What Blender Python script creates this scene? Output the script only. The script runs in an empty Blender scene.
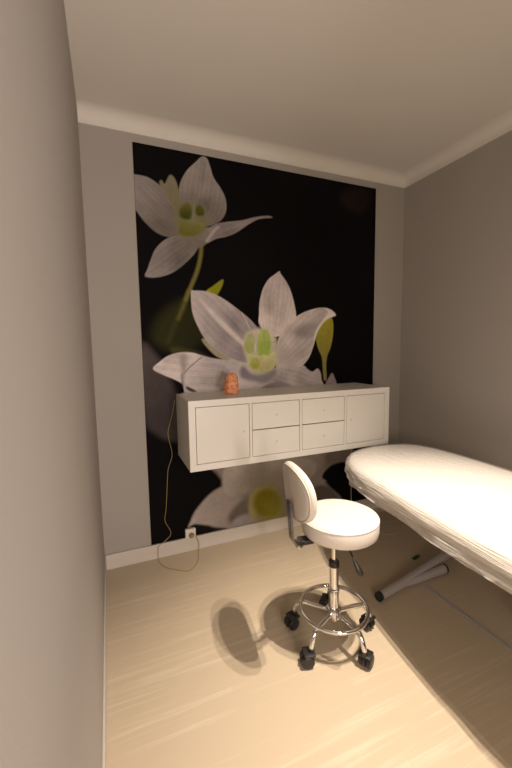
import bpy, bmesh, math, random
import numpy as np
from mathutils import Vector, Matrix, noise

S = bpy.context.scene
COL = S.collection
random.seed(7)
PI = math.pi

# ------------------------------------------------------------------ camera
W, HC, HZ = 2.446, 2.721, 2.796           # room width, bottom of the coving, ceiling height
YF = -3.1                                  # front wall (behind the camera)
PAN, TILT, ROLL, FPX = 0.3907, -0.1011, -0.0157, 357.9
cp, sp, ct, st = math.cos(PAN), math.sin(PAN), math.cos(TILT), math.sin(TILT)
fwd = Vector((sp * ct, cp * ct, st)); rgt = Vector((cp, -sp, 0)); up = rgt.cross(fwd)
cr, sr = math.cos(ROLL), math.sin(ROLL)
r2 = rgt * cr + up * sr; u2 = -rgt * sr + up * cr
cam = bpy.data.cameras.new('camera'); co = bpy.data.objects.new('camera', cam); COL.objects.link(co)
M = Matrix((r2, u2, -fwd)).transposed().to_4x4(); M.translation = Vector((0.0859, -2.4124, 1.4206))
co.matrix_world = M
cam.sensor_fit = 'VERTICAL'; cam.sensor_height = 36.0; cam.lens = 36.0 * FPX / 768.0
cam.clip_start = 0.01
S.camera = co

# ------------------------------------------------------------------ light and exposure
S.view_settings.view_transform = 'Standard'; S.view_settings.look = 'None'
S.view_settings.gamma = 1.0; S.view_settings.use_curve_mapping = False
S.view_settings.exposure = 0.0
wd = bpy.data.worlds.new('world'); S.world = wd; wd.use_nodes = True
wd.node_tree.nodes['Background'].inputs[0].default_value = (1.0, 0.86, 0.72, 1)
wd.node_tree.nodes['Background'].inputs[1].default_value = 0.05

def spot(name, loc, target, power, color, angle, blend, radius):
    l = bpy.data.lights.new(name, 'SPOT'); l.energy = power; l.color = color
    l.spot_size = math.radians(angle); l.spot_blend = blend; l.shadow_soft_size = radius
    o = bpy.data.objects.new(name, l); COL.objects.link(o); o.location = loc
    o.rotation_euler = (Vector(target) - Vector(loc)).to_track_quat('-Z', 'Y').to_euler()
    return o
def area(name, loc, target, power, color, sx, sy):
    l = bpy.data.lights.new(name, 'AREA'); l.energy = power; l.color = color
    l.shape = 'RECTANGLE'; l.size = sx; l.size_y = sy
    o = bpy.data.objects.new(name, l); COL.objects.link(o); o.location = loc
    o.rotation_euler = (Vector(target) - Vector(loc)).to_track_quat('-Z', 'Y').to_euler()
    return o
WARM = (1.0, 0.86, 0.72)
# the three bulbs of the ceiling lamp above the treatment table
for i, (lx, ly) in enumerate(((1.30, -1.60), (1.39, -1.54), (1.36, -1.71))):
    spot('ceiling_bulb', (lx, ly, 2.70), (lx - .06, ly + .10, 0), 158, WARM, 72, 1.0, 0.010)
# lamp of the hall behind the camera, shining in through the doorway
area('doorway_light', (1.0, -3.95, 1.15), (0.0, -1.9, 1.0), 58, (1.0, 0.87, 0.80), 0.5, 0.9)
area('doorway_light', (0.28, -3.6, 1.25), (1.3, 0.0, 1.0), 27, (1.0, 0.84, 0.70), 0.35, 0.9)  # fill light added at the doorway to brighten cabinet front and back wall

# ------------------------------------------------------------------ helpers
def srgb(r, g, b):
    f = lambda c: (c / 255 / 12.92) if c / 255 <= .04045 else ((c / 255 + .055) / 1.055) ** 2.4
    return (f(r), f(g), f(b), 1)

def mat(name, color, rough=.5, metal=0.0, **kw):
    m = bpy.data.materials.new(name); m.use_nodes = True
    b = m.node_tree.nodes['Principled BSDF']
    b.inputs['Base Color'].default_value = color if len(color) == 4 else (*color, 1)
    b.inputs['Roughness'].default_value = rough; b.inputs['Metallic'].default_value = metal
    for k, v in kw.items(): b.inputs[k.replace('_', ' ')].default_value = v
    return m
def nd(m, t, **kw):
    n = m.node_tree.nodes.new(t)
    for k, v in kw.items(): setattr(n, k, v)
    return n
def lk(m, a, b): m.node_tree.links.new(a, b)
def bsdf(m): return m.node_tree.nodes['Principled BSDF']
def noise_bump(m, scale, strength, dist, detail=3, stretch=None):
    tc = nd(m, 'ShaderNodeTexCoord'); n = nd(m, 'ShaderNodeTexNoise'); n.inputs['Scale'].default_value = scale
    n.inputs['Detail'].default_value = detail
    src = tc.outputs['Object']
    if stretch:
        mp = nd(m, 'ShaderNodeMapping'); mp.inputs['Scale'].default_value = stretch; lk(m, src, mp.inputs[0]); src = mp.outputs[0]
    lk(m, src, n.inputs['Vector'])
    b = nd(m, 'ShaderNodeBump'); b.inputs['Strength'].default_value = strength; b.inputs['Distance'].default_value = dist
    lk(m, n.outputs['Fac'], b.inputs['Height']); lk(m, b.outputs[0], bsdf(m).inputs['Normal'])
    return n
def noise_color(m, scale, c0, c1, lo=.3, hi=.7, detail=4, stretch=None):
    tc = nd(m, 'ShaderNodeTexCoord'); n = nd(m, 'ShaderNodeTexNoise'); n.inputs['Scale'].default_value = scale
    n.inputs['Detail'].default_value = detail
    src = tc.outputs['Object']
    if stretch:
        mp = nd(m, 'ShaderNodeMapping'); mp.inputs['Scale'].default_value = stretch; lk(m, src, mp.inputs[0]); src = mp.outputs[0]
    lk(m, src, n.inputs['Vector'])
    r = nd(m, 'ShaderNodeValToRGB'); r.color_ramp.elements[0].position = lo; r.color_ramp.elements[1].position = hi
    r.color_ramp.elements[0].color = c0; r.color_ramp.elements[1].color = c1
    lk(m, n.outputs['Fac'], r.inputs[0]); lk(m, r.outputs[0], bsdf(m).inputs['Base Color'])

def obj(name, bm, m, parent=None, smooth=True, auto=35):
    bmesh.ops.recalc_face_normals(bm, faces=bm.faces)
    me = bpy.data.meshes.new(name); bm.to_mesh(me); bm.free()
    me.materials.append(m)
    if smooth:
        me.polygons.foreach_set('use_smooth', [True] * len(me.polygons))
        me.set_sharp_from_angle(angle=math.radians(auto))
    o = bpy.data.objects.new(name, me); COL.objects.link(o)
    if parent: o.parent = parent
    return o
def tag(o, label=None, cat=None, group=None, kind=None):
    if label: o['label'] = label
    if cat: o['category'] = cat
    if group: o['group'] = group
    if kind: o['kind'] = kind
    return o
def thing(name, label, cat, loc=(0, 0, 0), rz=0, group=None):
    o = bpy.data.objects.new(name, None); COL.objects.link(o); o.location = loc; o.rotation_euler = (0, 0, rz)
    o.empty_display_size = .1
    return tag(o, label, cat, group)
def struct(name, bm, m, smooth=False):
    return tag(obj(name, bm, m, smooth=smooth), kind='structure')

def box(bm, x0, x1, y0, y1, z0, z1, bev=0, seg=2):
    t = bmesh.new()
    bmesh.ops.create_cube(t, size=1)
    bmesh.ops.scale(t, vec=(abs(x1 - x0), abs(y1 - y0), abs(z1 - z0)), verts=t.verts)
    bmesh.ops.translate(t, vec=((x0 + x1) / 2, (y0 + y1) / 2, (z0 + z1) / 2), verts=t.verts)
    if bev: bmesh.ops.bevel(t, geom=list(t.edges), offset=bev, segments=seg, affect='EDGES', profile=.5)
    merge(bm, t); return bm
def merge(bm, t, mx=None):
    if mx is not None: bmesh.ops.transform(t, matrix=mx, verts=t.verts)
    vs = {v: bm.verts.new(v.co) for v in t.verts}
    for f in t.faces:
        try: bm.faces.new([vs[v] for v in f.verts])
        except ValueError: pass
    t.free()
def lathe(bm, prof, seg=32, mx=None):
    t = bmesh.new(); rings = []
    for r, z in prof:
        if r < 1e-6: rings.append([t.verts.new((0, 0, z))])
        else: rings.append([t.verts.new((r * math.cos(2 * PI * i / seg), r * math.sin(2 * PI * i / seg), z)) for i in range(seg)])
    for a, b in zip(rings, rings[1:]):
        for i in range(seg):
            j = (i + 1) % seg
            if len(a) == 1 and len(b) > 1: t.faces.new((a[0], b[i], b[j]))
            elif len(b) == 1 and len(a) > 1: t.faces.new((a[i], a[j], b[0]))
            elif len(a) > 1: t.faces.new((a[i], a[j], b[j], b[i]))
    if len(rings[0]) > 1: t.faces.new(rings[0][::-1])
    if len(rings[-1]) > 1: t.faces.new(rings[-1])
    merge(bm, t, mx); return bm
def smooth_path(pts, n=6):
    P = [Vector(p) for p in pts]; out = []
    for i in range(len(P) - 1):
        a, b, c, d = P[max(i - 1, 0)], P[i], P[i + 1], P[min(i + 2, len(P) - 1)]
        for k in range(n):
            t = k / n
            out.append(.5 * (2 * b + (c - a) * t + (2 * a - 5 * b + 4 * c - d) * t * t + (3 * b - 3 * c + d - a) * t ** 3))
    return out + [P[-1]]
def tube(bm, pts, r, seg=10, closed=False, caps=True):
    P = [Vector(p) for p in pts]; n = len(P)
    R = r if isinstance(r, (list, tuple)) else [r] * n
    tang = []
    for i in range(n):
        a = P[(i - 1) % n] if (closed or i) else P[i]; b = P[(i + 1) % n] if (closed or i < n - 1) else P[i]
        tang.append((b - a).normalized())
    nrm = tang[0].orthogonal().normalized(); rings = []
    for i in range(n):
        nrm = (nrm - tang[i] * nrm.dot(tang[i])).normalized(); bn = tang[i].cross(nrm)
        rings.append([bm.verts.new(P[i] + (nrm * math.cos(2 * PI * k / seg) + bn * math.sin(2 * PI * k / seg)) * R[i]) for k in range(seg)])
    m = n if closed else n - 1
    for i in range(m):
        a, b = rings[i], rings[(i + 1) % n]
        for k in range(seg):
            j = (k + 1) % seg; bm.faces.new((a[k], a[j], b[j], b[k]))
    if caps and not closed: bm.faces.new(rings[0][::-1]); bm.faces.new(rings[-1])
    return bm
def align(p, d):
    return Matrix.Translation(Vector(p)) @ Vector(d).to_track_quat('Z', 'Y').to_matrix().to_4x4()
def B(): return bmesh.new()

# ------------------------------------------------------------------ materials
M_wall = mat('painted_wall', srgb(163, 157, 150), .9); noise_bump(M_wall, 260, .12, .002)
M_ceil = mat('ceiling_paint', srgb(214, 209, 202), .95); noise_bump(M_ceil, 220, .1, .002)
M_cove = mat('coving_paint', srgb(216, 211, 203), .9)
M_base = mat('baseboard_white', srgb(200, 192, 183), .45)
M_white = mat('cabinet_white', srgb(226, 223, 217), .42)
M_steel = mat('chrome', (.78, .77, .76, 1), .13, 1.0)
M_black = mat('black_plastic', (.014, .013, .013, 1), .4)
M_leather = mat('white_leatherette', srgb(208, 200, 191), .42); noise_bump(M_leather, 420, .1, .001)
M_dark = mat('dark_gap', (.02, .02, .02, 1), .8)

# light oak laminate, planks running along x
M_floor = bpy.data.materials.new('oak_laminate'); M_floor.use_nodes = True
m = M_floor; b = bsdf(m); b.inputs['Roughness'].default_value = .42; b.inputs['Specular IOR Level'].default_value = .35
tc = nd(m, 'ShaderNodeTexCoord')
br = nd(m, 'ShaderNodeTexBrick'); br.offset = .37; br.inputs['Scale'].default_value = 1
br.inputs['Brick Width'].default_value = 1.28; br.inputs['Row Height'].default_value = .192
br.inputs['Mortar Size'].default_value = .0012; br.inputs['Mortar Smooth'].default_value = .3; br.inputs['Bias'].default_value = 0
br.inputs['Color1'].default_value = (.42, .42, .42, 1); br.inputs['Color2'].default_value = (.58, .58, .58, 1); br.inputs['Mortar'].default_value = (.28, .28, .28, 1)
mp0 = nd(m, 'ShaderNodeMapping'); mp0.inputs['Location'].default_value = (.31, .05, 0)
lk(m, tc.outputs['Object'], mp0.inputs[0]); lk(m, mp0.outputs[0], br.inputs['Vector'])
mp = nd(m, 'ShaderNodeMapping'); mp.inputs['Scale'].default_value = (.7, 16, 1); lk(m, tc.outputs['Object'], mp.inputs[0])
n1 = nd(m, 'ShaderNodeTexNoise'); n1.inputs['Scale'].default_value = 2.2; n1.inputs['Detail'].default_value = 6; n1.inputs['Roughness'].default_value = .6
lk(m, mp.outputs[0], n1.inputs['Vector'])
mp2 = nd(m, 'ShaderNodeMapping'); mp2.inputs['Scale'].default_value = (1.6, 90, 1); lk(m, tc.outputs['Object'], mp2.inputs[0])
n2 = nd(m, 'ShaderNodeTexNoise'); n2.inputs['Scale'].default_value = 2; n2.inputs['Detail'].default_value = 3; lk(m, mp2.outputs[0], n2.inputs['Vector'])
a1 = nd(m, 'ShaderNodeMath', operation='MULTIPLY_ADD'); lk(m, n2.outputs['Fac'], a1.inputs[0]); a1.inputs[1].default_value = .35; lk(m, n1.outputs['Fac'], a1.inputs[2])
a2 = nd(m, 'ShaderNodeMath', operation='ADD'); lk(m, a1.outputs[0], a2.inputs[0]); lk(m, br.outputs['Color'], a2.inputs[1])
rp = nd(m, 'ShaderNodeValToRGB'); lk(m, a2.outputs[0], rp.inputs[0])
rp.color_ramp.elements[0].position = .55; rp.color_ramp.elements[0].color = srgb(188, 172, 148)
e = rp.color_ramp.elements.new(.9); e.color = srgb(218, 205, 184)
rp.color_ramp.elements[-1].position = 1.0; rp.color_ramp.elements[-1].color = srgb(232, 219, 198)
mrm = nd(m, 'ShaderNodeMapRange'); lk(m, a2.outputs[0], mrm.inputs[0]); mrm.inputs[1].default_value = .45; mrm.inputs[2].default_value = 1.85
lk(m, mrm.outputs[0], rp.inputs[0])
lk(m, rp.outputs[0], b.inputs['Base Color'])

# ------------------------------------------------------------------ room shell
T = .12
struct('floor', box(B(), -T, W + T, YF - 1.2, T, -.1, 0), M_floor)
struct('ceiling', box(B(), -T, W + T, YF - 1.2, T, HZ, HZ + .1), M_ceil)
struct('wall_back', box(B(), -T, W + T, 0, T, 0, HZ), M_wall)
struct('wall_left', box(B(), -T, 0, YF, 0, 0, HZ), M_wall)
struct('wall_right', box(B(), W, W + T, YF, 0, 0, HZ), M_wall)
bm = B(); box(bm, .95, W + T, YF - T, YF, 0, HZ); box(bm, -T, .95, YF - T, YF, 2.06, HZ); box(bm, -T, .06, YF - T, YF, 0, 2.06)
struct('wall_front', bm, M_wall)
# coving along the walls: concave quarter profile
def coving(name, p, d, inward, length):
    prof = [(0, HC - HZ), (.009, HC - HZ)] + [(.088 - .079 * math.cos(t), -.067 + .067 * math.sin(t)) for t in [i * PI / 2 / 10 for i in range(11)]] + [(0, 0)]
    bm = B(); rings = []
    for s in (0, length):
        rings.append([bm.verts.new(Vector(p) + Vector(d) * s + Vector(inward) * a + Vector((0, 0, HZ + z))) for a, z in prof])
    n = len(prof)
    for i in range(n): bm.faces.new((rings[0][i], rings[0][(i + 1) % n], rings[1][(i + 1) % n], rings[1][i]))
    bm.faces.new(rings[0]); bm.faces.new(rings[1][::-1])
    return tag(obj(name, bm, M_cove, auto=50), kind='structure')
coving('trim_1', (0, 0, 0), (1, 0, 0), (0, -1, 0), W)
coving('trim_2', (W, 0, 0), (0, -1, 0), (-1, 0, 0), -YF)
struct('baseboard_back', box(B(), 0, W, -.016, 0, 0, .1, .003), M_base)
struct('baseboard_left', box(B(), 0, .008, YF, -.016, 0, .1, .002), M_base)
struct('baseboard_right', box(B(), W - .016, W, YF, -.016, 0, .1, .003), M_base)

# ------------------------------------------------------------------ wall mural (printed wallpaper)
MURAL = [  # top-left flower: weaker light high on the wall is put into its darker colours
 ('p',[(0.414,1.641),(0.58,1.743),(0.712,1.627),(0.672,1.445),(0.469,1.414),(0.357,1.494)],[(0.41,1.545),(0.709,1.546)],(34,32,12),(26,24,10),0.05,0.0),
 ('p',[(0.469,1.428),(0.67,1.397),(0.773,1.298),(0.598,1.291)],[(0.502,1.414),(0.738,1.307)],(50,46,22),(38,36,16),0.02,0.0),
 ('p',[(0.287,1.449),(0.378,1.384),(0.437,1.27),(0.509,1.078),(0.512,0.802),(0.318,0.892),(0.271,1.095)],[(0.339,1.352),(0.451,0.946)],(60,50,46),(46,38,35),0.03,0.0),
 ('p',[(1.803,2.557),(2.01,2.676),(2.11,2.584),(1.975,2.46)],[(1.85,2.519),(2.069,2.639)],(26,16,12),(19,11,9),0.05,0.0),
 ('s',[(0.574,1.735),(0.532,1.638),(0.48,1.523),(0.459,1.466)],0.03,(44,40,18),0.02),
 ('s',[(0.606,1.803),(0.574,1.716),(0.531,1.619)],0.026,(66,60,26),0.012),
 ('s',[(0.7,2.094),(0.692,2.027),(0.665,1.93),(0.618,1.823),(0.584,1.745)],0.026,(84,74,35),0.008),
 ('p',[(0.567,2.32),(0.568,2.455),(0.613,2.552),(0.676,2.62),(0.722,2.664),(0.755,2.659),(0.774,2.615),(0.798,2.545),(0.843,2.487),(0.876,2.426),(0.88,2.35),(0.846,2.285),(0.769,2.239),(0.679,2.214),(0.61,2.188)],[(0.669,2.231),(0.742,2.66)],(90,78,68),(117,105,95),0.004,1.0),
 ('p',[(0.271,2.493),(0.296,2.487),(0.374,2.482),(0.452,2.442),(0.523,2.395),(0.563,2.32),(0.578,2.203),(0.551,2.136),(0.485,2.135),(0.413,2.156),(0.344,2.213),(0.295,2.277),(0.263,2.316)],[(0.571,2.184),(0.294,2.432)],(84,72,61),(103,92,84),0.004,1.0),
 ('p',[(0.333,1.88),(0.349,1.928),(0.374,1.993),(0.409,2.063),(0.485,2.129),(0.599,2.157),(0.68,2.13),(0.67,2.072),(0.613,2.002),(0.514,1.92),(0.416,1.881)],[(0.646,2.127),(0.347,1.888)],(93,82,72),(103,92,84),0.004,1.0),
 ('p',[(0.706,2.132),(0.742,2.202),(0.8,2.25),(0.883,2.274),(0.989,2.296),(1.088,2.329),(1.19,2.351),(1.222,2.341),(1.122,2.321),(1.043,2.277),(0.955,2.215),(0.88,2.178),(0.807,2.157),(0.739,2.122)],[(0.726,2.144),(1.213,2.344)],(111,98,90),(97,84,77),0.004,1.0),
 ('p',[(0.55,2.282),(0.512,2.349),(0.464,2.422),(0.444,2.463),(0.459,2.478),(0.476,2.459),(0.51,2.517),(0.54,2.501),(0.562,2.436),(0.571,2.33)],[(0.557,2.31),(0.5,2.507)],(90,80,53),(97,87,68),0.006,0.3),
 ('p',[(0.561,2.155),(0.629,2.19),(0.742,2.221),(0.789,2.216),(0.767,2.157),(0.715,2.101),(0.665,2.085),(0.597,2.113)],[(0.627,2.125),(0.758,2.203)],(90,79,69),(103,91,82),0.008,0.5),
 ('s',[(0.74,2.135),(0.788,2.203),(0.82,2.233)],0.016,(129,115,105),0.01),
 ('p',[(0.544,2.199),(0.528,2.27),(0.578,2.363),(0.636,2.384),(0.694,2.379),(0.745,2.315),(0.734,2.22),(0.667,2.16),(0.589,2.156)],[(0.628,2.162),(0.636,2.378)],(90,82,48),(90,81,63),0.03,0.0),
 ('p',[(0.569,2.271),(0.567,2.315),(0.602,2.361),(0.637,2.353),(0.646,2.303),(0.622,2.259)],[(0.603,2.261),(0.602,2.355)],(43,42,6),(72,68,27),0.014,0.0),
 ('p',[(0.677,2.295),(0.671,2.339),(0.699,2.361),(0.726,2.335),(0.721,2.297)],[(0.697,2.29),(0.699,2.355)],(47,45,6),(68,64,21),0.01,0.0),
 ('p',[(0.561,2.164),(0.567,2.229),(0.612,2.253),(0.7,2.253),(0.731,2.234),(0.697,2.182),(0.618,2.152)],[(0.638,2.163),(0.651,2.251)],(77,71,21),(93,87,50),0.012,0.0),
 ('s',[(0.649,2.257),(0.655,2.313),(0.669,2.388)],0.006,(100,90,71),0.006),
 ('p',[(0.844,1.89),(0.838,1.846),(0.801,1.784),(0.765,1.749),(0.724,1.801),(0.774,1.843)],[(0.751,1.769),(0.839,1.887)],(112,108,16),(104,100,24),0.006,0.4),
 ('p',[(1.112,1.588),(1.111,1.657),(1.116,1.741),(1.127,1.789),(1.146,1.845),(1.189,1.91),(1.241,1.949),(1.276,1.973),(1.288,1.954),(1.331,1.903),(1.363,1.849),(1.391,1.771),(1.413,1.663),(1.406,1.591),(1.32,1.518),(1.191,1.503)],[(1.231,1.518),(1.279,1.968)],(170,152,138),(138,122,114),0.004,1.0),
 ('p',[(0.355,1.293),(0.397,1.337),(0.461,1.379),(0.542,1.397),(0.618,1.393),(0.671,1.376),(0.767,1.351),(0.884,1.334),(1.014,1.319),(1.167,1.285),(1.164,1.053),(0.746,1.095),(0.582,1.106),(0.55,1.148),(0.538,1.188),(0.487,1.22),(0.425,1.249)],[(1.011,1.206),(0.364,1.294)],(146,130,122),(166,149,137),0.005,1.0),
 ('p',[(0.683,1.487),(0.767,1.379),(0.87,1.331),(1.016,1.315),(1.017,1.389),(0.828,1.449)],[(1.016,1.33),(0.689,1.482)],(150,134,114),(112,100,70),0.005,0.4),
 ('p',[(0.621,1.797),(0.643,1.806),(0.736,1.802),(0.836,1.764),(0.955,1.687),(1.062,1.602),(1.141,1.491),(1.106,1.357),(1.016,1.315),(0.901,1.348),(0.797,1.402),(0.712,1.479),(0.658,1.575),(0.625,1.67)],[(1.058,1.388),(0.632,1.792)],(112,98,95),(150,134,124),0.004,1.0),
 ('p',[(0.664,1.771),(0.775,1.674),(0.876,1.577),(1.006,1.448),(1.017,1.409),(0.875,1.526),(0.746,1.659)],[(1.018,1.418),(0.664,1.766)],(172,154,143),(160,143,133),0.015,0.5),
 ('p',[(1.661,1.161),(1.653,1.226),(1.642,1.335),(1.613,1.396),(1.592,1.457),(1.588,1.51),(1.609,1.563),(1.662,1.616),(1.727,1.642),(1.746,1.594),(1.743,1.502),(1.721,1.41),(1.693,1.349),(1.682,1.272),(1.686,1.16)],[(1.668,1.164),(1.707,1.639)],(112,98,52),(124,112,30),0.005,0.6),
 ('p',[(1.679,1.116),(1.71,1.177),(1.738,1.21),(1.76,1.175),(1.779,1.111)],[(1.729,1.113),(1.738,1.207)],(124,108,104),(120,104,100),0.006,0.3),
 ('p',[(1.252,1.257),(1.246,1.388),(1.271,1.503),(1.337,1.59),(1.412,1.646),(1.488,1.685),(1.574,1.711),(1.653,1.722),(1.725,1.706),(1.769,1.668),(1.735,1.652),(1.68,1.627),(1.636,1.585),(1.6,1.53),(1.578,1.469),(1.56,1.412),(1.525,1.338),(1.469,1.279),(1.384,1.237)],[(1.294,1.314),(1.753,1.67)],(160,142,130),(148,132,122),0.004,1.0),
 ('p',[(1.403,1.518),(1.436,1.569),(1.522,1.607),(1.609,1.608),(1.6,1.548),(1.504,1.488)],[(1.419,1.525),(1.6,1.593)],(116,102,97),(128,113,106),0.03,0.3),
 ('p',[(1.769,1.668),(1.725,1.706),(1.662,1.719),(1.698,1.687),(1.645,1.623),(1.583,1.54),(1.56,1.427),(1.578,1.469),(1.6,1.53),(1.636,1.585),(1.68,1.627),(1.735,1.652)],[(1.565,1.427),(1.762,1.67)],(172,154,140),(176,158,144),0.006,0.2),
 ('p',[(0.871,1.326),(0.958,1.31),(1.048,1.265),(1.188,1.259),(1.269,1.274),(1.368,1.258),(1.469,1.279),(1.513,1.247),(1.557,1.227),(1.601,1.25),(1.628,1.22),(1.637,1.165),(1.632,1.025),(0.865,1.076)],[(1.094,1.263),(1.574,1.122)],(156,140,130),(146,130,122),0.006,1.0),
 ('p',[(1.123,1.125),(1.187,1.155),(1.268,1.161),(1.367,1.133),(1.267,1.124),(1.186,1.114)],[(1.123,1.132),(1.367,1.133)],(104,92,88),(112,98,92),0.015,0.0),
 ('p',[(0.957,1.268),(0.988,1.288),(1.047,1.236),(1.14,1.225),(1.228,1.258),(1.236,1.214),(1.155,1.159),(1.046,1.179),(0.964,1.211)],[(0.972,1.239),(1.228,1.214)],(104,92,90),(112,100,94),0.02,0.0),
 ('p',[(1.001,1.351),(0.987,1.421),(1.0,1.504),(1.053,1.545),(1.13,1.56),(1.207,1.539),(1.251,1.46),(1.253,1.344),(1.228,1.272),(1.156,1.239),(1.078,1.246),(1.025,1.28)],[(1.125,1.24),(1.122,1.56)],(146,134,100),(160,145,126),0.022,0.0),
 ('p',[(0.993,1.414),(0.998,1.49),(1.022,1.525),(1.056,1.529),(1.075,1.49),(1.069,1.412),(1.05,1.378),(1.02,1.381)],[(1.032,1.378),(1.034,1.529)],(134,134,70),(146,138,96),0.006,0.6),
 ('p',[(1.099,1.377),(1.094,1.461),(1.108,1.532),(1.145,1.557),(1.184,1.535),(1.2,1.475),(1.196,1.389),(1.166,1.358),(1.127,1.359)],[(1.145,1.358),(1.148,1.554)],(122,136,50),(142,144,78),0.006,0.6),
 ('p',[(1.013,1.364),(1.038,1.381),(1.053,1.361),(1.08,1.368),(1.105,1.354),(1.139,1.37),(1.174,1.358),(1.205,1.377),(1.231,1.388),(1.244,1.352),(1.233,1.287),(1.188,1.251),(1.109,1.245),(1.048,1.265),(1.021,1.308)],[(1.125,1.247),(1.124,1.369)],(150,140,88),(164,150,104),0.004,0.6),
 ('p',[(1.041,1.286),(1.049,1.342),(1.095,1.348),(1.11,1.305),(1.086,1.27)],[(1.071,1.278),(1.072,1.342)],(122,118,40),(140,132,70),0.012,0.0),
 ('s',[(1.158,1.56),(1.155,1.602),(1.152,1.636),(1.134,1.641)],0.012,(166,150,138),0.005),
 ('s',[(1.038,1.559),(1.009,1.614),(0.978,1.666)],0.006,(160,144,120),0.004),
 ('s',[(1.203,1.458),(1.238,1.463),(1.258,1.467)],0.003,(110,100,70),0.003),
 ('s',[(1.078,1.391),(1.075,1.448)],0.008,(166,152,140),0.005),
 ('s',[(0.558,1.26),(0.605,1.305),(0.65,1.34),(0.678,1.362)],0.006,(70,60,54),0.004),
 ('p',[(0.564,1.167),(0.597,1.156),(0.636,1.129),(0.603,1.128),(0.572,1.146)],[(0.57,1.16),(0.63,1.13)],(40,33,32),(60,50,48),0.006,0.0),
 ('p',[(0.531,1.359),(0.558,1.385),(0.577,1.358),(0.567,1.266),(0.545,1.254)],[(0.551,1.372),(0.554,1.26)],(124,108,92),(130,116,100),0.02,0.0),
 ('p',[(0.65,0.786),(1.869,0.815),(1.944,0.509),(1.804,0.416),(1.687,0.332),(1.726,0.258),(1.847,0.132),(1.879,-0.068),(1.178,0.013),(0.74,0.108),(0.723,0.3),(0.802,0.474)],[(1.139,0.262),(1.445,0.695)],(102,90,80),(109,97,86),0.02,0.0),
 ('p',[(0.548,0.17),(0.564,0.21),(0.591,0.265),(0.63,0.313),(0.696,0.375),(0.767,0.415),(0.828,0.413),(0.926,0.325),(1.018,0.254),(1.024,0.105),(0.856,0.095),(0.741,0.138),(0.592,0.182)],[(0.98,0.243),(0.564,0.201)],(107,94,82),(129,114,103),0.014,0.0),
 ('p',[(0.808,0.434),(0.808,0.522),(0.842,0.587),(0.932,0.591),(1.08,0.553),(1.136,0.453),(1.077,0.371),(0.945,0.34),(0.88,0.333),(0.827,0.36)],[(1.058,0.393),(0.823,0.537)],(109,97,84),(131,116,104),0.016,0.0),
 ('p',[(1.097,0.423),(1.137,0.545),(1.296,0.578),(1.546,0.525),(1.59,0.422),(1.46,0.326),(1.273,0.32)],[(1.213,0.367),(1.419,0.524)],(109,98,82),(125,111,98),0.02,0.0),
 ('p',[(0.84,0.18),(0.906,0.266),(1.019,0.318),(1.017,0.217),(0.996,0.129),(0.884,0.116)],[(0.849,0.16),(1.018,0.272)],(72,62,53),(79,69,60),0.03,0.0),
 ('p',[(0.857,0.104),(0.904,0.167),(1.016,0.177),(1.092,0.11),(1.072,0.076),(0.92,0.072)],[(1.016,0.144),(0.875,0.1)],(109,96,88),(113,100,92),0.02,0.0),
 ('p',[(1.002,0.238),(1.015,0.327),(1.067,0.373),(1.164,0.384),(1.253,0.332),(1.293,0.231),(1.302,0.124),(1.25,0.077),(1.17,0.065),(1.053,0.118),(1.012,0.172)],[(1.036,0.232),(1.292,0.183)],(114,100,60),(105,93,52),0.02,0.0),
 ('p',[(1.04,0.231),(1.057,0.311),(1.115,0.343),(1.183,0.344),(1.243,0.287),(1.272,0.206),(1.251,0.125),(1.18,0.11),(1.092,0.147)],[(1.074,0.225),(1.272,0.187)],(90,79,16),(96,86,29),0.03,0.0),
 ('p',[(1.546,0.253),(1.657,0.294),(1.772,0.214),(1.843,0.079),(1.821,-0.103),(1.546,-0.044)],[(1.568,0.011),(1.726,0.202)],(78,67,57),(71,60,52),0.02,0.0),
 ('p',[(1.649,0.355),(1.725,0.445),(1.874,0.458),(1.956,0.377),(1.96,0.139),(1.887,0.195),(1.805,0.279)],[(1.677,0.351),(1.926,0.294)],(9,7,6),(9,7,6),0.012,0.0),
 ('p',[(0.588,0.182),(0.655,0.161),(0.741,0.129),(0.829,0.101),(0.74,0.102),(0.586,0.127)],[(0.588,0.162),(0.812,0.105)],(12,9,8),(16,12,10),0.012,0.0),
]
MX0, MX1, MZ0, MZ1 = .2922, 2.1464, .1, 2.674
GAIN = (1.9, 2.15, 2.5)
def closed_spline(p, n=5):
    P = np.array(p); k = len(P); out = []
    for i in range(k):
        a, b, c, d = P[i - 1], P[i], P[(i + 1) % k], P[(i + 2) % k]
        for j in range(n):
            t = j / n
            out.append(.5 * (2 * b + (c - a) * t + (2 * a - 5 * b + 4 * c - d) * t * t + (3 * b - 3 * c + d - a) * t ** 3))
    return np.array(out)
def seg_dist(X, Z, p, closed):
    d = np.full(X.shape, 9.0); q = np.vstack([p, p[:1]]) if closed else p
    for (ax, az), (bx, bz) in zip(q[:-1], q[1:]):
        vx, vz = bx - ax, bz - az; L = vx * vx + vz * vz + 1e-12
        t = np.clip(((X - ax) * vx + (Z - az) * vz) / L, 0, 1)
        d = np.minimum(d, np.hypot(X - ax - t * vx, Z - az - t * vz))
    return d
def inside(X, Z, p):
    r = np.zeros(X.shape, bool); q = np.vstack([p, p[:1]])
    for (ax, az), (bx, bz) in zip(q[:-1], q[1:]):
        if az == bz: continue
        c = ((az > Z) != (bz > Z)) & (X < (bx - ax) * (Z - az) / (bz - az) + ax); r ^= c
    return r
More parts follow.
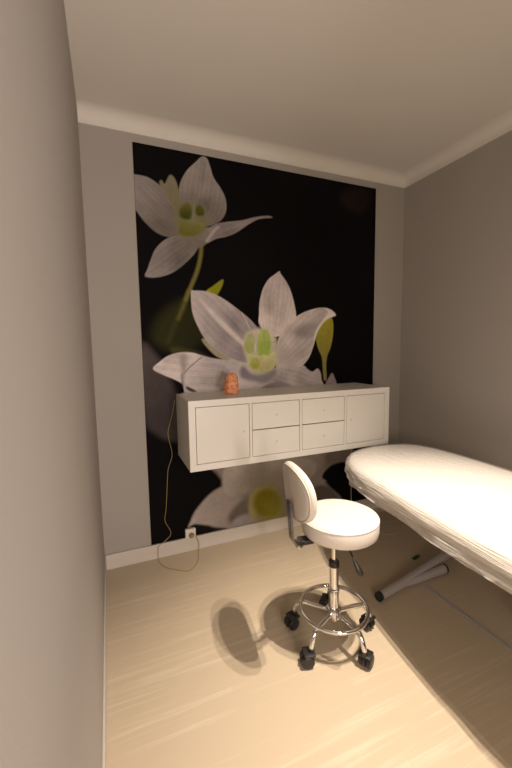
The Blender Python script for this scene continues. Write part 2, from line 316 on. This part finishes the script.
def vnoise(X, Z, s, seed):
    rng = np.random.RandomState(seed); g = rng.rand(64, 64)
    u, v = X * s, Z * s; i, j = np.floor(u).astype(int), np.floor(v).astype(int); fu, fv = u - i, v - j
    fu, fv = fu * fu * (3 - 2 * fu), fv * fv * (3 - 2 * fv)
    G = lambda a, b: g[a % 64, b % 64]
    return (G(i, j) * (1 - fu) + G(i + 1, j) * fu) * (1 - fv) + (G(i, j + 1) * (1 - fu) + G(i + 1, j + 1) * fu) * fv - .5
def lin(c):
    c = np.array(c, float) / 255
    return np.where(c <= .04045, c / 12.92, ((c + .055) / 1.055) ** 2.4)
def paint(X, Z):
    C = np.empty(X.shape + (3,)); C[:] = lin((7, 5, 5))
    C *= (1 + .5 * vnoise(X, Z, 3, 3))[..., None]
    for k, it in enumerate(MURAL):
        pts = np.array(it[1])
        if it[0] == 'p':
            _, _, ax, c0, c1, blur, vein = it
            p = closed_spline(pts)
        else:
            _, _, wid, c0, blur = it
            p = np.array([tuple(v) for v in smooth_path([(a, 0, b) for a, b in pts], 5)])[:, [0, 2]]
        pad = blur * 2 + .03
        bx = (X > p[:, 0].min() - pad) & (X < p[:, 0].max() + pad) & (Z > p[:, 1].min() - pad) & (Z < p[:, 1].max() + pad)
        if not bx.any(): continue
        x, z = X[bx], Z[bx]
        if it[0] == 'p':
            d = seg_dist(x, z, p, True); sd = np.where(inside(x, z, p), d, -d)
            a = np.clip(.5 + sd / (2 * blur), 0, 1); a = a * a * (3 - 2 * a)
            A0, A1 = np.array(ax[0]), np.array(ax[1]); L = np.hypot(*(A1 - A0)) + 1e-9; e = (A1 - A0) / L
            t = np.clip(((x - A0[0]) * e[0] + (z - A0[1]) * e[1]) / L, 0, 1)
            s = -(x - A0[0]) * e[1] + (z - A0[1]) * e[0]
            col = lin(c0)[None] * (1 - t)[:, None] + lin(c1)[None] * t[:, None]
            f = np.ones(x.shape)
            if vein:
                sl = s / (.25 * L * (.25 + np.sqrt(t * (1.12 - t))))        # lines fan out from the base
                f += vein * (.05 * np.sin(sl * 17 + 3 * vnoise(x, z, 9, k)) + .035 * np.sin(sl * 41 + k))
                f -= vein * .13 * np.exp(-(s / (.012 + .012 * (1 - t))) ** 2) * (t < .93)      # midrib
                f += vein * .12 * np.exp(-(sd / .008) ** 2)                                     # pale rim
                f += vein * (.38 * vnoise(x, z, 11, k + 9) - .22 * np.exp(-((t - .38) / .22) ** 2) * np.exp(-((np.abs(s) - .05) / .035) ** 2))
            else: f += .18 * vnoise(x, z, 14, k)
            f += .12 * vnoise(x, z, 55, k + 31)
            col = col * f[:, None]
        else:
            d = seg_dist(x, z, p, False); a = np.clip(.5 + (wid / 2 - d) / (2 * blur), 0, 1)
            col = lin(c0)[None] * (1.12 - .35 * (d / wid))[:, None]
        C[bx] = C[bx] * (1 - a[:, None]) + col * a[:, None]
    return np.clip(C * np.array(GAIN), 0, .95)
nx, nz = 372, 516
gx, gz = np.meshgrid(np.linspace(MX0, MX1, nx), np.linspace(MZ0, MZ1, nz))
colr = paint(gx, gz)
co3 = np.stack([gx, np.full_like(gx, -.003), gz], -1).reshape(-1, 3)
idx = np.arange(nx * nz).reshape(nz, nx)
q = np.stack([idx[:-1, :-1], idx[:-1, 1:], idx[1:, 1:], idx[1:, :-1]], -1).reshape(-1, 4)
# thin paper edge back to the wall
edge = np.concatenate([idx[0, :], idx[1:, -1], idx[-1, -2::-1], idx[-2:0:-1, 0]])
nb = len(co3); eb = co3[edge].copy(); eb[:, 1] = -.0005
ei = nb + np.arange(len(edge)); er = np.roll(edge, -1); eir = np.roll(ei, -1)
q = np.concatenate([q, np.stack([er, edge, ei, eir], -1)])
co3 = np.concatenate([co3, eb]); colf = np.concatenate([colr.reshape(-1, 3), colr.reshape(-1, 3)[edge]])
me = bpy.data.meshes.new('flower_mural'); me.vertices.add(len(co3)); me.vertices.foreach_set('co', co3.ravel())
me.loops.add(q.size); me.loops.foreach_set('vertex_index', q.ravel().astype(np.int32))
me.polygons.add(len(q)); me.polygons.foreach_set('loop_start', np.arange(0, q.size, 4, dtype=np.int32))
me.update(calc_edges=True)
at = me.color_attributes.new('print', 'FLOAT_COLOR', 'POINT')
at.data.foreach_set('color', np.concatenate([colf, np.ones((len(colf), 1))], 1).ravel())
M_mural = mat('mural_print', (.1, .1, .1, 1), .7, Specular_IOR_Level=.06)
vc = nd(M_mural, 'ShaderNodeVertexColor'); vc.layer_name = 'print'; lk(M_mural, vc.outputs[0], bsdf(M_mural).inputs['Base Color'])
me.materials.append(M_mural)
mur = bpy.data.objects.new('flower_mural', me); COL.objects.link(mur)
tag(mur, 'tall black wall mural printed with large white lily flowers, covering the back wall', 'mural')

# ------------------------------------------------------------------ wall-hung cabinet
CX, CZ, CL, CD, CH = .4956, .7019, 1.47, .39, .42
cab = thing('hanging_cabinet', 'long white wall-hung cabinet with doors and drawers, mounted across the flower mural', 'cabinet', (CX, -.004, CZ))
bm = B(); FT = .04; DT = .016
box(bm, 0, CL, -CD, 0, CH - FT, CH, .0015, 1); box(bm, 0, CL, -CD, 0, 0, FT, .0015, 1)
box(bm, 0, FT, -CD, 0, FT, CH - FT, .001, 1); box(bm, CL - FT, CL, -CD, 0, FT, CH - FT, .001, 1)
uw = (CL - 2 * FT - 3 * DT) / 4
for i in range(3):
    x = FT + uw * (i + 1) + DT * i; box(bm, x, x + DT, -CD + .001, -.01, FT, CH - FT)
box(bm, FT, CL - FT, -.012, -.001, FT, CH - FT)
obj('cabinet_body', bm, M_white, cab, smooth=False)
def knob_bm(x, z, y=-CD, r=.0055):
    return lathe(B(), [(.003, 0), (.003, .005), (r, .007), (r, .011), (r * .6, .013), (0, .0135)], 14, align((x, y, z), (0, -1, 0)))
G = .003
for i in range(4):
    x0 = FT + i * (uw + DT) + G; x1 = FT + i * (uw + DT) + uw - G
    z0, z1 = FT + G, CH - FT - G
    if i in (0, 3):
        d = obj('door', box(B(), x0, x1, -CD + .001, -CD + .019, z0, z1, .0012, 1), M_white, cab, smooth=False)
        obj('knob', knob_bm(x1 - .035 if i == 0 else x0 + .035, (z0 + z1) / 2, -CD + .001), M_white, d)
    else:
        zm = (z0 + z1) / 2
        for a, c in ((zm + G, z1), (z0, zm - G)):
            d = obj('drawer', box(B(), x0, x1, -CD + .001, -CD + .019, a, c, .0012, 1), M_white, cab, smooth=False)
            obj('knob', knob_bm((x0 + x1) / 2, (a + c) / 2, -CD + .001), M_white, d)

# ------------------------------------------------------------------ on the cabinet
M_salt = mat('orange_salt_crystal', (.6, .12, .03, 1), .55, Subsurface_Weight=.15)
noise_color(M_salt, 55, srgb(206, 116, 74), srgb(238, 172, 126), .35, .65)
bm = B(); prof = [(0, 0), (.040, 0), (.046, .012), (.049, .035), (.046, .06), (.043, .085), (.039, .105), (.036, .122), (.027, .134), (0, .138)]
lathe(bm, prof, 28)
bmesh.ops.subdivide_edges(bm, edges=list(bm.edges), cuts=1, use_grid_fill=True)
for v in bm.verts:
    n = noise.noise(v.co * 42) * .006 + noise.noise(v.co * 95 + Vector((3, 1, 7))) * .004
    r = Vector((v.co.x, v.co.y, 0))
    if r.length > .004 and v.co.z > .002: v.co += r.normalized() * n
o = obj('salt_lamp', bm, M_salt, auto=30); o.location = (.823, -.2, CZ + CH)
tag(o, 'small rough orange salt-crystal block standing on the white wall cabinet', 'salt lamp')
M_pale = mat('pale_grey_plastic', srgb(196, 190, 184), .35)
st_ = thing('slim_stand', 'slim pale grey upright stand at the left end of the white wall cabinet', 'stand', (.545, -.06, CZ + CH))
obj('base', lathe(B(), [(.028, 0), (.028, .005), (.024, .008), (0, .008)], 24), M_pale, st_)
obj('post', tube(B(), smooth_path([(0, 0, .006), (-.001, 0, .05), (-.003, 0, .10), (-.002, 0, .135)], 4), .0065, 10), M_pale, st_)

# ------------------------------------------------------------------ cables and socket
M_cable = mat('yellow_cable', srgb(160, 136, 82), .5)
cab_pts = [(0.486, -0.006, 1.08), (0.464, -0.006, 0.98), (0.434, -0.006, 0.874), (0.438, -0.006, 0.812), (0.454, -0.006, 0.706), (0.423, -0.006, 0.606), (0.411, -0.006, 0.468), (0.398, -0.006, 0.329), (0.389, -0.006, 0.252), (0.425, -0.008, 0.158), (0.381, -0.021, 0.118), (0.34, -0.021, 0.092), (0.331, -0.024, 0.043), (0.332, -0.053, 0.003), (0.345, -0.107, 0.003), (0.376, -0.156, 0.003), (0.432, -0.204, 0.003), (0.489, -0.24, 0.003), (0.534, -0.214, 0.003), (0.576, -0.148, 0.003), (0.605, -0.04, 0.006), (0.612, -0.026, 0.04), (.604, -.04, .085), (0.586, -0.050, 0.118)]
o = obj('power_cable', tube(B(), smooth_path(cab_pts, 6), .0019, 6), M_cable)
tag(o, 'thin yellowish cable hanging down the mural and looping on the floor to the socket', 'cable')
M_sock = mat('socket_white', srgb(222, 214, 204), .4)
so = thing('power_socket', 'small white power socket sitting on the baseboard under the mural', 'socket', (.557, -.003, .128))
obj('housing', box(B(), -.036, .036, -.026, 0, -.026, .040, .004), M_sock, so)
obj('plug', lathe(B(), [(.019, 0), (.019, .012), (.013, .022), (.008, .03), (0, .03)], 18, align((.004, -.026, -.004), (0, -1, 0))), mat('plug_grey', srgb(150, 132, 110), .5), so)
cord_pts = [(1.931, -.012, .702), (1.931, -.008, .55), (1.931, -0.007, 0.382), (1.934, -0.008, 0.145), (1.928, -0.021, 0.115), (1.928, -0.04, 0.02), (1.928, -0.09, 0.003), (1.928, -0.232, 0.003), (1.935, -0.338, 0.003), (1.959, -0.398, 0.003), (2.014, -0.422, 0.003), (2.125, -0.39, 0.003), (2.263, -0.292, 0.003), (2.348, -0.174, 0.003), (2.336, -0.106, 0.003)]
o = obj('white_cord', tube(B(), smooth_path(cord_pts, 6), .0026, 6), mat('cord_white', srgb(206, 190, 160), .5))
tag(o, 'thin pale cord dropping from under the cabinet and curling on the floor behind the stool', 'cord')
M_green = mat('dark_green_plastic', srgb(28, 74, 52), .5)
bm = B(); box(bm, -.03, .03, -.011, .011, 0, .009, .003); box(bm, .026, .044, -.006, .006, 0, .006, .002)
o = obj('green_clip', bm, M_green); o.location = (1.925, -.715, 0); o.rotation_euler = (0, 0, .25)
tag(o, 'small dark green clip lying on the floor in the shadow of the treatment table', 'clip')

# ------------------------------------------------------------------ rolling stool
stool = thing('rolling_stool', 'white leatherette rolling stool with a low backrest, chrome foot ring and black casters', 'stool', (1.037, -1.050, 0))
SZ = .637; SR = .181; OX, OY = .022, -.010
bm = B()
lathe(bm, [(0, SZ - .090), (SR - .03, SZ - .090), (SR - .012, SZ - .087), (SR - .003, SZ - .078), (SR, SZ - .062), (SR, SZ - .022), (SR - .004, SZ - .011), (SR - .015, SZ - .003), (SR - .035, SZ + .001), (SR * .5, SZ + .003), (0, SZ + .004)], 56)
seat = obj('seat', bm, M_leather, stool, auto=60); seat.location = (OX, OY, 0)
bm = B(); tube(bm, [((SR - .002) * math.cos(a), (SR - .002) * math.sin(a), SZ - .013) for a in [2 * PI * i / 64 for i in range(64)]], .0026, 8, closed=True)
obj('piping', bm, M_leather, seat)
obj('seat_plate', box(B(), -.085, .085, -.085, .085, SZ - .104, SZ - .089, .004), M_black, stool)
# backrest: padded oval, leaning back
def pad():
    bm = B(); rows = []; hw, hh, th = .152, .125, .021
    prof = [(0, 1), (.35, 1.0), (.6, 1.0), (.8, .98), (.9, .9), (.965, .68), (.995, .3), (1.0, 0)]
    full = prof + [(r, -h) for r, h in prof[-2::-1]]
    seg = 56; rings = []
    for r, h in full:
        ring = []
        for i in range(seg):
            a = 2 * PI * i / seg; ca, sa = math.cos(a), math.sin(a)
            u = hw * r * math.copysign(abs(ca) ** .86, ca); v = hh * r * math.copysign(abs(sa) ** .86, sa)
            ring.append(bm.verts.new((th * h + 1.0 * u * u, u, v)))
            if r == 0: break
        rings.append(ring)
    for a, b in zip(rings, rings[1:]):
        for i in range(seg):
            j = (i + 1) % seg
            if len(a) == 1: bm.faces.new((a[0], b[i], b[j]))
            elif len(b) == 1: bm.faces.new((a[i], a[j], b[0]))
            else: bm.faces.new((a[i], a[j], b[j], b[i]))
    return bm
BP = Vector((-.216, -.012, .786)); BRZ = math.radians(-6); BLEAN = math.radians(-5)
brm = Matrix.Translation(BP) @ Matrix.Rotation(BRZ, 4, 'Z') @ Matrix.Rotation(BLEAN, 4, 'Y')
back = obj('backrest', pad(), M_leather, stool, auto=60); back.matrix_local = brm
bm = B(); tube(bm, [(-.020 + 1.0 * (.147 * math.cos(a)) ** 2 + .003, .147 * math.copysign(abs(math.cos(a)) ** .86, math.cos(a)), .118 * math.copysign(abs(math.sin(a)) ** .86, math.sin(a))) for a in [2 * PI * i / 56 for i in range(56)]], .0022, 6, closed=True)
obj('piping', bm, M_leather, back)
# bracket: chrome strap rising behind the pad
def strap(pts, wdir, w, t):
    bm = B(); P = smooth_path(pts, 5); wd = Vector(wdir).normalized(); rings = []
    for i, p in enumerate(P):
        tg = (P[min(i + 1, len(P) - 1)] - P[max(i - 1, 0)]).normalized(); nn = tg.cross(wd).normalized()
        rings.append([bm.verts.new(p + wd * a * w / 2 + nn * b_ * t / 2) for a, b_ in ((-1, -1), (1, -1), (1, 1), (-1, 1))])
    for a, b_ in zip(rings, rings[1:]):
        for k in range(4): bm.faces.new((a[k], a[(k + 1) % 4], b_[(k + 1) % 4], b_[k]))
    bm.faces.new(rings[0][::-1]); bm.faces.new(rings[-1]); return bm
BX = Matrix.Rotation(BRZ, 4, 'Z')
bx = lambda x, y, z: BX @ Vector((x, y, z))
obj('back_bracket', strap([bx(*p) for p in ((-.06, -.01, .546), (-.14, -.015, .545), (-.205, -.037, .547), (-.230, -.041, .565), (-.236, -.041, .61), (-.240, -.041, .66), (-.243, -.041, .71), (-.245, -.039, .748))], bx(0, 1, 0), .042, .009), mat('dark_chrome', (.2, .2, .21, 1), .25, 1.0), stool, auto=50)
kn = lathe(B(), [(.008, 0), (.008, .012), (.017, .014), (.018, .024), (.013, .032), (0, .034)], 18, align(bx(-.19, -.025, .545), (-.1, -.1, -1)))
obj('bracket_knob', kn, M_steel, stool)
bm = box(B(), -.19, -.125, -.046, .006, .530, .551, .004); bmesh.ops.transform(bm, matrix=BX, verts=bm.verts)
obj('clamp_block', bm, M_black, stool)
# gas column
obj('piston', lathe(B(), [(.0115, .38), (.0115, SZ - .08)], 18), M_steel, stool)
obj('collar', lathe(B(), [(.0225, .372), (.025, .374), (.025, .398), (.020, .404), (.012, .405)], 24), M_black, stool)
obj('column', lathe(B(), [(.024, .13), (.024, .245), (.027, .248), (.027, .262), (.0225, .265), (.0225, .374)], 28), M_steel, stool)
obj('hub', lathe(B(), [(.016, .085), (.02, .09), (.022, .11), (.034, .115), (.036, .155), (.030, .162), (.024, .163)], 28), M_steel, stool)
# foot ring
RZ, RR = .160, .160
bm = B(); tube(bm, [(RR * math.cos(a), RR * math.sin(a), RZ) for a in [2 * PI * i / 64 for i in range(64)]], .0095, 12, closed=True)
obj('foot_ring', bm, M_steel, stool)
def leg_bm(a):
    d = Vector((math.cos(a), math.sin(a), 0)); z = Vector((0, 0, 1))
    return tube(B(), smooth_path([d * .03 + z * .138, d * .09 + z * .143, d * .15 + z * .143, d * .176 + z * .128, d * .192 + z * .098, d * .198 + z * .072], 5), .0115, 12)
def wheel_bm(sy):
    return lathe(B(), [(.006, -.010), (.022, -.010), (.0265, -.007), (.0275, 0), (.0265, .007), (.022, .010), (.006, .010)], 22, align((.018, sy * .0165, .0275), (0, 1, 0)))
def caster_bm():
    bm = B()
    lathe(bm, [(.011, .056), (.013, .058), (.013, .072), (.009, .076)], 16)
    # hood: half-round cowl over the twin wheels
    prof = [(math.cos(t) * .031, math.sin(t) * .031) for t in [math.radians(a) for a in range(-20, 201, 20)]]
    for sy0, sy1 in ((-.0065, .0065),):
        f0 = [bm.verts.new((.018 + x, sy0, .0275 + z)) for x, z in prof]; f1 = [bm.verts.new((.018 + x, sy1, .0275 + z)) for x, z in prof]
        bm.faces.new(f0[::-1]); bm.faces.new(f1); n = len(prof)
        for i in range(n): bm.faces.new((f0[i], f0[(i + 1) % n], f1[(i + 1) % n], f1[i]))
    box(bm, -.012, .034, -.026, .026, .0525, .062, .003)
    return bm
swiv = [100, 150, 190, 165, 30]
for i in range(5):
    a = math.radians(-10 + 72 * i)
    obj('leg', leg_bm(a), M_steel, stool)
    c = obj('caster', caster_bm(), M_black, stool); c.location = (.198 * math.cos(a), .198 * math.sin(a), 0); c.rotation_euler = (0, 0, math.radians(swiv[i])); c.scale = (1.1, 1.1, 1.08)
    for sy in (-1, 1): obj('wheel', wheel_bm(sy), M_black, c)
# height lever
obj('lever', tube(B(), [(-.01, -.05, .545), (-.02, -.13, .543), (-.026, -.185, .515)], .004, 8), M_black, stool)
obj('lever_handle', tube(B(), smooth_path([(-.026, -.18, .518), (-.018, -.195, .487), (-.004, -.205, .452)], 4), [.005, .006, .008, .0095, .011, .013, .014, .013, .010], 10), M_black, stool)

# ------------------------------------------------------------------ treatment table
tab = thing('treatment_table', 'white padded treatment table wrapped in clear crinkled plastic film, beside the right wall', 'treatment table', (1.72, -1.4, 0))
out_ = [(1.44, -.60), (1.375, -.74), (1.345, -.92), (1.325, -1.12), (1.285, -1.42), (1.272, -1.70), (1.275, -2.0), (1.33, -2.22), (1.5, -2.32), (1.75, -2.34), (2.0, -2.30), (2.10, -2.15), (2.13, -1.7), (2.14, -1.25), (2.155, -.92), (2.14, -.66), (2.07, -.51), (1.93, -.445), (1.76, -.43), (1.57, -.48)]
OUT = closed_spline([(x - 1.72, y + 1.4) for x, y in out_], 9)
nO = len(OUT)
tg = np.roll(OUT, -1, 0) - np.roll(OUT, 1, 0); tg /= np.linalg.norm(tg, axis=1)[:, None]
NRM = np.stack([tg[:, 1], -tg[:, 0]], 1)
if (NRM * OUT).sum() < 0: NRM = -NRM        # outward
def loft(prof, fn=None, cap0=True, cap1=True):
    bm = B(); rings = []
    for k, (ins, z) in enumerate(prof):
        if ins > .12: P = OUT * (1 - ins / .42)
        else: P = OUT - NRM * ins
        ring = []
        for i in range(nO):
            p = Vector((P[i][0], P[i][1], z))
            if fn: p = fn(p, i, k, ins, z)
            ring.append(bm.verts.new(p))
        rings.append(ring)
    for a, b in zip(rings, rings[1:]):
        for i in range(nO):
            j = (i + 1) % nO; bm.faces.new((a[i], a[j], b[j], b[i]))
    if cap0: bm.faces.new(rings[0])
    if cap1: bm.faces.new(rings[-1])
    return bm
M_cush = mat('white_vinyl', srgb(228, 222, 212), .5)
obj('cushion', loft([(.05, .642), (.012, .643), (.006, .65), (.006, .67), (.008, .69), (.016, .706), (.032, .716), (.06, .722), (.10, .727), (.18, .731), (.26, .733), (.34, .735), (.40, .736)]), M_cush, tab, auto=60)
# clear film around the cushion, puckered along the sides
M_film = mat('clear_plastic_film', (.70, .67, .64, 1), .14, Alpha=.45, Specular_IOR_Level=.8)
noise_bump(M_film, 9, .35, .008, 2, (4, .3, 6))
M_skirt = mat('crinkled_film_edge', (.74, .70, .65, 1), .12, Alpha=.55, Specular_IOR_Level=.8); noise_bump(M_skirt, 9, .75, .02, 5, (3, .6, 18))
def ruck(p, i, k, ins, z):
    d = 0.0; n = Vector((NRM[i][0], NRM[i][1], 0)); s = i / nO * 60
    if z < .71: 
        d = .010 * noise.noise(Vector((s * .35, z * 60, 1))) + .007 * noise.noise(Vector((s * 1.1, z * 130, 5)))
        p.z += .006 * noise.noise(Vector((s * .6, 3, z * 30)))
    else: p.z += .0015 * noise.noise(Vector((p.x * 30, p.y * 5, 2)))
    p.z = .705 - (.705 - p.z) * (1 - .5 * max(0, min(1, (p.y - .55) / .28))) if p.z < .705 else p.z
    return p + n * (d + .004)
fo = obj('plastic_film', loft([(.045, .598), (.02, .594), (.004, .600), (-.006, .610), (-.003, .622), (-.005, .634), (-.001, .646), (-.003, .658), (-.001, .67), (.001, .68), (.004, .692), (.012, .711), (.03, .722), (.06, .729), (.10, .733), (.18, .737), (.26, .739), (.34, .741), (.40, .742)], ruck, cap0=False), M_film, tab, auto=70)
fo.data.materials.append(M_skirt)
for f in fo.data.polygons:
    if f.center.z < .708: f.material_index = 1
M_grey = mat('film_wrapped_grey_metal', srgb(166, 158, 156), .38); noise_bump(M_grey, 30, .4, .01, 3, (6, 1, 1))
M_cap = mat('dark_green_cap', srgb(22, 34, 28), .5)
obj('underframe', box(B(), -.30, .30, -.75, .75,   .565, .641, .006), M_grey, tab, smooth=False)
obj('lift_column', box(B(), -.07, .11, -.62, -.35, .06, .565, .008), M_grey, tab, smooth=False)
L = lambda x, y, z: (x - 1.72, y + 1.4, z)
f1 = obj('foot_bar', tube(B(), [L(1.425, -.938, .027), L(1.6, -.91, .030), L(2.22, -.80, .062)], [.024, .026, .030], 14), M_grey, tab)
obj('foot_cap', tube(B(), [L(1.408, -.941, .027), L(1.428, -.938, .027)], .0255, 14), M_cap, f1)
f2 = obj('foot_bar', tube(B(), [L(1.56, -.915, .024), L(1.7, -.912, .026), L(1.955, -.905, .029)], [.014, .022, .028], 14), M_grey, tab)
obj('foot_cap', tube(B(), [L(1.953, -.905, .029), L(1.967, -.905, .029)], .0285, 14), M_cap, f2)
obj('floor_rail', box(B(), *[v - 1.72 for v in (1.737, 1.763)], -.5, .5, .0, .010, .003), M_grey, tab, smooth=False)
